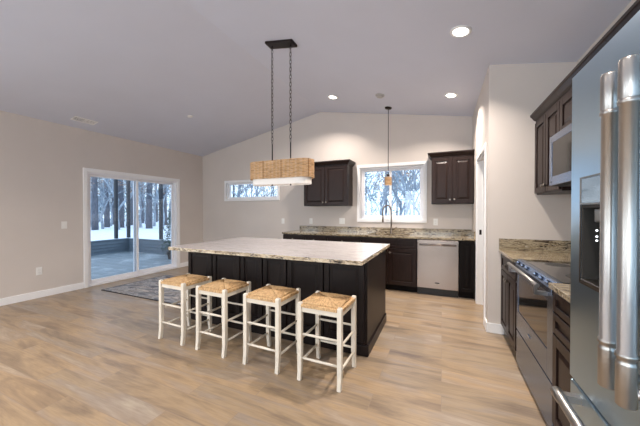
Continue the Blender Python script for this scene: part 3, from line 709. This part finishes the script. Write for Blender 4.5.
# ------------------------------------------------------------------ ceiling fittings
def ceil_n(x): 
    s = SL if x < XR else -SR
    return Vector((-s, 0, 1)).normalized()
def can_light(x, y, label, group='recessed ceiling lights', watt=42):
    n = -ceil_n(x); p = Vector((x, y, zc(x)))
    r = empty('recessed_light', p); tag(r, label, 'ceiling light', group)
    MB().lathe(p, [(.092, 0), (.092, .004), (.080, .010), (.066, .008), (.066, .001)], 32, n).build('trim_ring', M['trim'], r)
    MB().lathe(p, [(.064, .0015), (.064, .006)], 32, n).build('lens', M['lamp'], r)
    l = bpy.data.lights.new('bulb', 'AREA'); l.shape = 'DISK'; l.size = .12; l.energy = watt; l.color = (1.0, .89, .79); l.spread = 2.3
    o = bpy.data.objects.new('bulb', l); COL.objects.link(o); o.parent = r; o.location = n * .012; o.rotation_euler = n.to_track_quat('-Z', 'Y').to_euler()
can_light(-1.73, 4.47, 'lit round recessed light above the left wall cabinet, nearest the pendant')
can_light(.11, 4.37, 'lit round recessed light above the dishwasher, near the pantry wall')
can_light(.15, 2.85, 'largest lit round recessed light, nearest the camera above the kitchen aisle')
for x, y in ((.15, .6), (-1.73, .6), (-4.1, .6), (-1.73, -1.6), (-4.1, -1.6)): can_light(x, y, 'unseen recessed ceiling light in the part of the room behind the camera', 'recessed lights behind the camera', 22)  # all unseen; the front-left one is added to brighten the left wall
def ceil_disc(name, x, y, prof, label, cat, mat='plastic'):
    n = -ceil_n(x); p = Vector((x, y, zc(x))); r = empty(name, p); tag(r, label, cat)
    MB().lathe(p, prof, 32, n).build('housing', M[mat], r); return r, p, n
r, p, n = ceil_disc('smoke_detector', -.90, 4.38, [(.07, 0), (.07, .012), (.064, .016), (.05, .02), (.05, .026), (.046, .034)], 'white round smoke detector on the ceiling between two recessed lights', 'smoke detector', 'greyplastic')
MB().lathe(p, [(.054, .0165), (.054, .0195)], 32, n).build('vent_gap', M['slot'], r)
r, p, n = ceil_disc('ceiling_sensor', -4.14, 3.62, [(.045, 0), (.045, .008), (.03, .012)], 'small white round cap on the ceiling slope above the sliding door', 'ceiling sensor')
# supply vent on the left slope
vx, vy = -5.30, 2.58; r = empty('ceiling_vent', (vx, vy, zc(vx))); tag(r, 'white slotted air vent in the ceiling above the sliding door', 'vent')
n = -ceil_n(vx); tx = Vector((1, 0, SL)).normalized(); ty = Vector((0, 1, 0)); P = Vector((vx, vy, zc(vx)))
def vbox(b, a0, a1, c0, c1, d0, d1):
    b.hexa([P + tx * a + ty * c + n * d for d in (d1, d0) for a, c in ((a0, c0), (a1, c0), (a1, c1), (a0, c1))])
b = MB(); vbox(b, -.075, -.058, -.16, .16, 0, .008); vbox(b, .058, .075, -.16, .16, 0, .008); vbox(b, -.058, .058, -.16, -.143, 0, .008); vbox(b, -.058, .058, .143, .16, 0, .008); vbox(b, -.058, .058, -.006, .006, 0, .008); b.build('frame', M['trim'], r)
b = MB(); vbox(b, -.058, .058, -.143, .143, .0002, .001); b.build('duct', M['duct'], r)
b = MB()
for k in range(6):
    a = -.048 + k * .0175
    vbox(b, a, a + .0025, -.143, -.006, .001, .007); vbox(b, a, a + .0095, .006, .143, .004, .007)
b.build('louvres', M['trim'], r)

# linear rattan pendant over the island
px, py = -1.73, 2.80; n = -ceil_n(px)
r = empty('pendant_light', (px, py, zc(px))); tag(r, 'oblong rattan pendant with white inner shade hanging over the island', 'pendant light')
P = Vector((px, py, zc(px))); tx = Vector((1, 0, -SR)).normalized(); ty = Vector((0, 1, 0))
b = MB(); vbox(b, -.185, .185, -.065, .065, 0, .028); b.build('canopy', M['bronze'], r, bevel=.004)
shz0, shz1, L2, R2 = 1.70, 1.905, .412, .125
def stadium(h, rr, seg=10):
    pts = []
    for k in range(seg + 1): a = -PI / 2 + PI * k / seg; pts.append((px + h + rr * math.cos(a), py + rr * math.sin(a)))
    for k in range(seg + 1): a = PI / 2 + PI * k / seg; pts.append((px - h + rr * math.cos(a), py + rr * math.sin(a)))
    out = []
    for i, p in enumerate(pts):
        q = pts[(i + 1) % len(pts)]; m = max(1, int(math.dist(p, q) / .03))
        for k in range(m): out.append((p[0] + (q[0] - p[0]) * k / m, p[1] + (q[1] - p[1]) * k / m))
    return out
sh = None; b = MB(); nb = 26; pth = stadium(L2 - R2, R2)
for k in range(nb):
    z = shz0 + .004 + (shz1 - shz0 - .008) * k / (nb - 1)
    b.tube([(x, y, z + .0018 * math.sin(i * 1.9 + k * PI)) for i, (x, y) in enumerate(pth)], .0044, 5, closed=True)
shade = b.build('rattan_shade', M['rattan'], r)
pp = stadium(L2 - R2, R2 + .004)
for k in range(3, len(pp), 8): MB().tube([(pp[k][0], pp[k][1], shz0), (pp[k][0], pp[k][1], shz1)], .0045, 6).build('rattan_stake', M['rattan_dark'], shade)
b = MB(); st_ = stadium(L2 - R2 - .012, R2 - .018)
def wallring(b, ring, z0, z1, t=.002):
    a = [b.bm.verts.new((x, y, z0)) for x, y in ring]; c = [b.bm.verts.new((x, y, z1)) for x, y in ring]; m = len(ring)
    for k in range(m): f = b.bm.faces.new([a[k], a[(k + 1) % m], c[(k + 1) % m], c[k]]); f.smooth = True
wallring(b, st_, 1.632, 1.895); bot = [b.bm.verts.new((x, y, 1.640)) for x, y in st_]; b.bm.faces.new(bot)
b.build('inner_shade', M['linen'], r)
for s in (-.125, .125):
    x = px + s; zt_ = zc(x) - .03
    MB().tube([(x, py, 1.64), (x, py, 2.12)], .0075, 10).build('rod', M['bronze'], r)
    MB().lathe((x, py, 1.620), [(.004, 0), (.011, .006), (.011, .012), (.004, .02)], 14).build('finial', M['bronze'], r)
    b = MB(); z = 2.115; k = 0; ll = .052
    while z < zt_ - .01:
        pts = []; h = min(ll, zt_ + .012 - z) / 2
        for i in range(10):
            a = 2 * PI * i / 10; u = .0125 * math.cos(a); pts.append((x + (u if k % 2 else 0), py + (0 if k % 2 else u), z + h + (h + .002) * math.sin(a)))
        b.tube(pts, .0030, 5, closed=True); z += ll - .009; k += 1
    b.build('chain', M['bronze'], r)
    MB().tube([(x, py, zt_ - .02), (x, py, zt_ + .012)], .009, 10).build('hook', M['bronze'], r)

# small pendant over the sink
qx, qy = -.87, 4.95; zq = zc(qx); r = empty('pendant_light', (qx, qy, zq)); tag(r, 'small dark-stemmed pendant with tiny rattan drum shade in front of the window', 'pendant light')
P = Vector((qx, qy, zq)); MB().lathe(P, [(.062, 0), (.062, .006), (.055, .022), (.02, .03)], 28, -ceil_n(qx)).build('canopy', M['bronze'], r)
MB().tube([(qx, qy, 1.975), (qx, qy, zq - .02)], .006, 10).build('stem', M['bronze'], r)
MB().lathe((qx, qy, 1.93), [(.024, 0), (.024, .03), (.012, .05)], 18).build('socket', M['bronze'], r)
b = MB()
for k in range(16):
    z = 1.785 + k * .0088; b.tube([(qx + .058 * math.cos(2 * PI * i / 24), qy + .058 * math.sin(2 * PI * i / 24), z) for i in range(24)], .0044, 5, closed=True)
b.build('rattan_shade', M['rattan'], r)
b = MB(); wallring(b, [(qx + .05 * math.cos(2 * PI * i / 24), qy + .05 * math.sin(2 * PI * i / 24)) for i in range(24)], 1.782, 1.925); b.build('inner_shade', M['linen'], r)

# ------------------------------------------------------------------ outlets and switches
def plate(name, f, a, z, label, cat, w=.072, h=.118, toggles=1, sw=True, group=None):
    r = empty(name, f(a, z - h / 2, 0)); tag(r, label, cat, group)
    b = MB(); mbox(b, f, a - w / 2, z - h / 2, 0, a + w / 2, z + h / 2, .006); b.build('cover_plate', M['plastic'], r, bevel=.002)
    for k in range(toggles):
        ax = a + (k - (toggles - 1) / 2) * .046
        if sw: b = MB(); mbox(b, f, ax - .016, z - .033, .0062, ax + .016, z + .033, .010); b.build('rocker', M['plastic'], r, bevel=.002)
        else:
            for dz in (-.02, .02):
                b = MB(); mbox(b, f, ax - .016, z + dz - .014, .0062, ax + .016, z + dz + .014, .0085); s = b.build('socket', M['plastic'], r, bevel=.003)
                b = MB(); mbox(b, f, ax - .008, z + dz - .005, .0086, ax - .006, z + dz + .005, .009); mbox(b, f, ax + .006, z + dz - .005, .0086, ax + .008, z + dz + .005, .009); b.build('slot', M['slot'], s)
fw = fY(YB - .0005); fl = lambda a, z, d: (XL + .0005 + d, a, z)
plate('light_switch', fw, -3.233, 1.105, 'white single switch plate on the back wall left of the counter end', 'switch')
plate('wall_outlet', fw, -2.543, 1.115, 'white outlet below the left wall cabinet, left end of the backsplash', 'outlet', sw=False)
plate('light_switch', fw, -1.849, 1.125, 'wide white double switch plate on the back wall left of the window', 'switch', w=.117, toggles=2)
plate('wall_outlet', fw, -.105, 1.132, 'white outlet on the back wall right of the window above the dishwasher', 'outlet', sw=False)
plate('wall_outlet', fl, 2.136, .409, 'white outlet low on the left wall near the baseboard', 'outlet', sw=False)
plate('light_switch', fl, 2.447, 1.098, 'white switch plate on the left wall beside the sliding door', 'switch', w=.075)

# ------------------------------------------------------------------ rug
r = empty('area_rug', (-4.3, 3.3, 0)); tag(r, 'grey abstract patterned rug on the floor in front of the sliding door', 'rug')
MB().box(-5.2, 2.77, .0005, -3.35, 3.93, .009).build('rug_pile', M['rug'], r)
b = MB()
for q in ((-5.215, 2.755, -3.335, 2.769), (-5.215, 3.931, -3.335, 3.945), (-5.215, 2.769, -5.201, 3.931), (-3.349, 2.769, -3.335, 3.931)): b.box(q[0], q[1], .0005, q[2], q[3], .010)
b.build('rug_binding', M['rugedge'], r)

# ------------------------------------------------------------------ outside: porch, snow, trees
PZ0 = -.05; HX, HY = -9.91, 6.07
o = MB().box(HX - .2, -1.0, PZ0 - .12, XL - T - .002, HY + .2, PZ0).build('porch_floor', M['deck']); struct(o)
def clad(b, x0, y0, x1, y1, ax):
    z = PZ0; k = 0
    b.box(x0, y0, PZ0, x1, y1, .355)
    while z < .33:
        if ax == 'x': b.hexa([(x1, y0, z), (x1 + .03, y0, z), (x1 + .03, y1, z), (x1, y1, z), (x1, y0, z + .1), (x1 + .004, y0, z + .1), (x1 + .004, y1, z + .1), (x1, y1, z + .1)])
        else: b.hexa([(x0, y0 - .03, z), (x1, y0 - .03, z), (x1, y0, z), (x0, y0, z), (x0, y0 - .004, z + .1), (x1, y0 - .004, z + .1), (x1, y0, z + .1), (x0, y0, z + .1)])
        z += .1
def half_wall(name_, x0, y0, x1, y1, ax):
    r = empty('wall_porch', ((x0 + x1) / 2, (y0 + y1) / 2, PZ0)); r['kind'] = 'structure'
    b = MB(); clad(b, x0, y0, x1, y1, ax); b.build('siding', M['siding'], r)
    MB().box(x0 - .03, y0 - .03, .356, x1 + .03, y1 + .03, .395).build('wall_cap', M['siding'], r)
    MB().box(x0 - .01, y0 - .01, .396, x1 + .01, y1 + .01, .410).build('snow_cover', M['snow'], r, bevel=.006)
half_wall('a', HX - .1, -1.0, HX, HY + .1, 'x')
half_wall('b', HX + .06, HY, XL - T - .04, HY + .1, 'y')
for i, (x, y, lb) in enumerate(((HX - .05, 5.72, 'dark slate porch post just left of the far porch corner'), (HX - .05, HY + .05, 'dark slate porch post at the far corner of the porch'), (-8.31, HY + .05, 'dark slate porch post seen through the right door panel'), (HX - .05, 2.6, 'dark slate porch post outside the door, hidden left of its frame'))):
    r = MB().box(x - .042, y - .042, .411, x + .042, y + .042, 2.75).build('porch_post', M['post']); tag(r, lb, 'post', 'posts around the porch')
o = MB(); o.box(HX - .12, -1, 2.751, HX + .02, HY + .12, 2.95); o.box(HX + .02, HY - .02, 2.751, XL - T - .002, HY + .12, 2.95); struct(o.build('trim_porch', M['post']))

# snowy ground beyond, gently uneven
b = MB(); G = {}
xs = [-60 + 2.2 * i for i in range(46)]; ys = [-12 + 2.2 * j for j in range(42)]
rnd = random.Random(5)
for i, x in enumerate(xs):
    for j, y in enumerate(ys): G[i, j] = b.bm.verts.new((x, y, -.16 + .10 * math.sin(x * .4 + y * .3) + rnd.uniform(-.04, .04)))
for i in range(len(xs) - 1):
    for j in range(len(ys) - 1):
        f = b.bm.faces.new([G[i, j], G[i + 1, j], G[i + 1, j + 1], G[i, j + 1]]); f.smooth = True
struct(b.build('ground', M['snow']))

def quads(b, c, n, spread, size, rnd, flat=.5, mi=0):
    for _ in range(n):
        p = Vector(c) + Vector((rnd.gauss(0, spread[0]), rnd.gauss(0, spread[1]), rnd.gauss(0, spread[2])))
        u = Vector((rnd.gauss(0, 1), rnd.gauss(0, 1), rnd.gauss(0, flat))).normalized(); w = u.cross(Vector((rnd.gauss(0, 1), rnd.gauss(0, 1), rnd.gauss(0, 1)))).normalized()
        s = size * rnd.uniform(.6, 1.3); f = b.bm.faces.new([b.bm.verts.new(p - u * s - w * s * .4), b.bm.verts.new(p + u * s - w * s * .4), b.bm.verts.new(p + u * s + w * s * .4), b.bm.verts.new(p - u * s + w * s * .4)]); f.material_index = mi
def pine(rnd):                      # tall straight trunk, high foliage
    r = empty('pine_tree', (0, 0, 0)); b = MB(); h = 13
    b.tube([(0, 0, 0), (.03, .02, 3), (-.04, .05, 7), (0, 0, h)], [.17, .14, .11, .03], 10)
    for k in range(9):
        z = 1.6 + rnd.uniform(0, 5); a = rnd.uniform(0, 2 * PI); l = rnd.uniform(.5, 1.4); b.tube([(0, 0, z), (math.cos(a) * l * .6, math.sin(a) * l * .6, z + .05), (math.cos(a) * l, math.sin(a) * l, z - .1)], [.03, .018, .006], 5)
    b.build('trunk', M['bark'], r)
    b = MB()
    for k in range(26):
        z = 4.6 + k * .32; a = k * 2.4; l = (h - z) * .2 + .4; quads(b, (math.cos(a) * l * .7, math.sin(a) * l * .7, z), 16, (.5, .5, .16), .09, rnd, .3, 0 if k % 3 else 1)
    b.build('foliage', M['needle'], r, mats=[M['frost']]); return r
def bare(rnd):                      # frosted bare broadleaf tree with a few dry leaves
    r = empty('bare_tree', (0, 0, 0)); b = MB(); lf = MB()
    def grow(p, d, l, rad, lvl):
        q = p + d * l; mid_ = (p + q) / 2 + Vector((rnd.uniform(-1, 1), rnd.uniform(-1, 1), 0)) * l * .05
        b.tube([p, mid_, q], [rad, rad * .8, rad * .6], 6 if lvl < 2 else 4)
        if lvl >= 4:
            if rnd.random() < .6: quads(lf, q, 4, (.15, .15, .12), .05, rnd)
            return
        for _ in range(3 if lvl else 4):
            nd = (d + Vector((rnd.uniform(-1, 1), rnd.uniform(-1, 1), rnd.uniform(-.25, .6))) * .75).normalized(); grow(q - d * l * rnd.uniform(0, .35), nd, l * rnd.uniform(.6, .8), rad * .55, lvl + 1)
    grow(Vector((0, 0, 0)), Vector((0, 0, 1)), 2.2, .13, 0)
    b.build('branches', M['frostbark'], r); lf.build('dry_leaves', M['oakleaf'], r); return r
def spruce(rnd):                    # young conifer loaded with snow
    r = empty('spruce_tree', (0, 0, 0)); b = MB(); h = 5.2
    b.tube([(0, 0, 0), (0, 0, h)], [.09, .01], 8); b.build('trunk', M['bark'], r); b = MB()
    for k in range(44):
        z = .35 + (h - .35) * k / 44; a = k * 2.4; l = (h - z) * .30 + .05
        for t in (.4, .75, 1.0): quads(b, (math.cos(a) * l * t, math.sin(a) * l * t, z - .12 * t), 9, (.17, .17, .07), .065, rnd, .3, 1 if rnd.random() < .5 else 0)
    b.build('foliage', M['needle'], r, mats=[M['frost']]); return r
rn = random.Random(21); protos = [[pine(rn), pine(rn)], [bare(rn), bare(rn), bare(rn)], [spruce(rn), spruce(rn)]]
used = set()
def plant(kind, k, x, y, s, label, group):
    p = protos[kind][k % len(protos[kind])]
    if (kind, k % len(protos[kind])) in used: o = copy_tree(p)
    else: o = p; used.add((kind, k % len(protos[kind])))
    o.location = (x, y, -.25); o.scale = (s, s, s); o.rotation_euler = (0, 0, rn.uniform(0, 6.28)); tag(o, label, 'tree', group)
L0 = ['tall straight-trunked pine standing in snow beyond the porch', 'frosted bare tree with a few rusty leaves beyond the porch', 'snow-laden young conifer in the snow beyond the porch']
L1 = ['tall pine among the frosted trees outside the back windows', 'frosted bare tree outside the back windows', 'snow-laden conifer outside the back windows']
# through the sliding door
def ray_xy(u, dist): 
    th = .415 ; xc = (u - 320) / 277.13; dx = math.cos(th) * xc - math.sin(th); dy = math.sin(th) * xc + math.cos(th); return dx * dist, dy * dist
K = 0
for (u, d) in ((95, 21.5), (107, 27), (114, 33), (121, 24), (131, 30), (142, 36), (149, 22.5), (165, 28), (101, 42), (137, 46), (156, 40)):
    x, y = ray_xy(u, d); plant(0, K, x, y, rn.uniform(1.3, 1.6), L0[0], 'pines beyond the porch'); K += 1
for (u, d) in ((91, 28), (103, 23), (111, 30), (118, 21), (127, 27), (141, 24), (146, 31), (154, 26), (162, 22), (170, 30), (98, 36), (134, 38)):
    x, y = ray_xy(u, d); plant(1, K, x, y, rn.uniform(.9, 1.2), L0[1], 'bare trees beyond the porch'); K += 1
for (u, d) in ((88, 40), (93, 46), (99, 38), (106, 44), (112, 40), (118, 47), (124, 41), (130, 46), (137, 40), (144, 44), (151, 47), (158, 45), (165, 42), (171, 45)):
    x, y = ray_xy(u, d); plant(2, K, x, y, rn.uniform(1.0, 1.5), L0[2], 'young conifers beyond the porch'); K += 1
# through the back windows
for (u, d, kd) in ((366, 16, 2), (372, 22, 1), (381, 18, 1), (386, 34, 0), (401, 19, 1), (407, 15, 1), (414, 22, 1), (420, 17, 1), (397, 26, 2), (410, 30, 2), (418, 34, 2), (376, 30, 2), (390, 24, 1),
                   (228, 22, 1), (240, 30, 2), (252, 20, 1), (264, 28, 2), (276, 21, 1), (234, 38, 0), (246, 27, 1), (270, 36, 1)):
    x, y = ray_xy(u, d); plant(kd, K, x, y, rn.uniform(.8, 1.15), L1[kd], ['pines outside the back windows', 'bare trees outside the back windows', 'conifers outside the back windows'][kd]); K += 1

# potted evergreen on the porch just outside the right door panel
sx_, sy_ = -7.15, 5.62; r = empty('evergreen_shrub', (sx_, sy_, PZ0)); tag(r, 'dark green columnar evergreen shrub on the porch at the right edge of the door', 'shrub')
rnd = random.Random(9); b = MB(); b.tube([(sx_, sy_, PZ0 + .12), (sx_, sy_, 1.25)], [.02, .008], 8); b.build('stem', M['bark'], r)
MB().lathe((sx_, sy_, PZ0), [(.11, 0), (.15, .2), (.155, .22), (.13, .22), (.125, .17)], 24).build('pot', M['post'], r)
b = MB()
for k in range(40):
    z = PZ0 + .2 + 1.25 * k / 40; w = .2 * (1 - (k / 40) ** 2.2) + .03; quads(b, (sx_, sy_, z), 44, (w * .6, w * .6, .03), .022, rnd, .5)
b.build('leaves', M['shrub'], r)
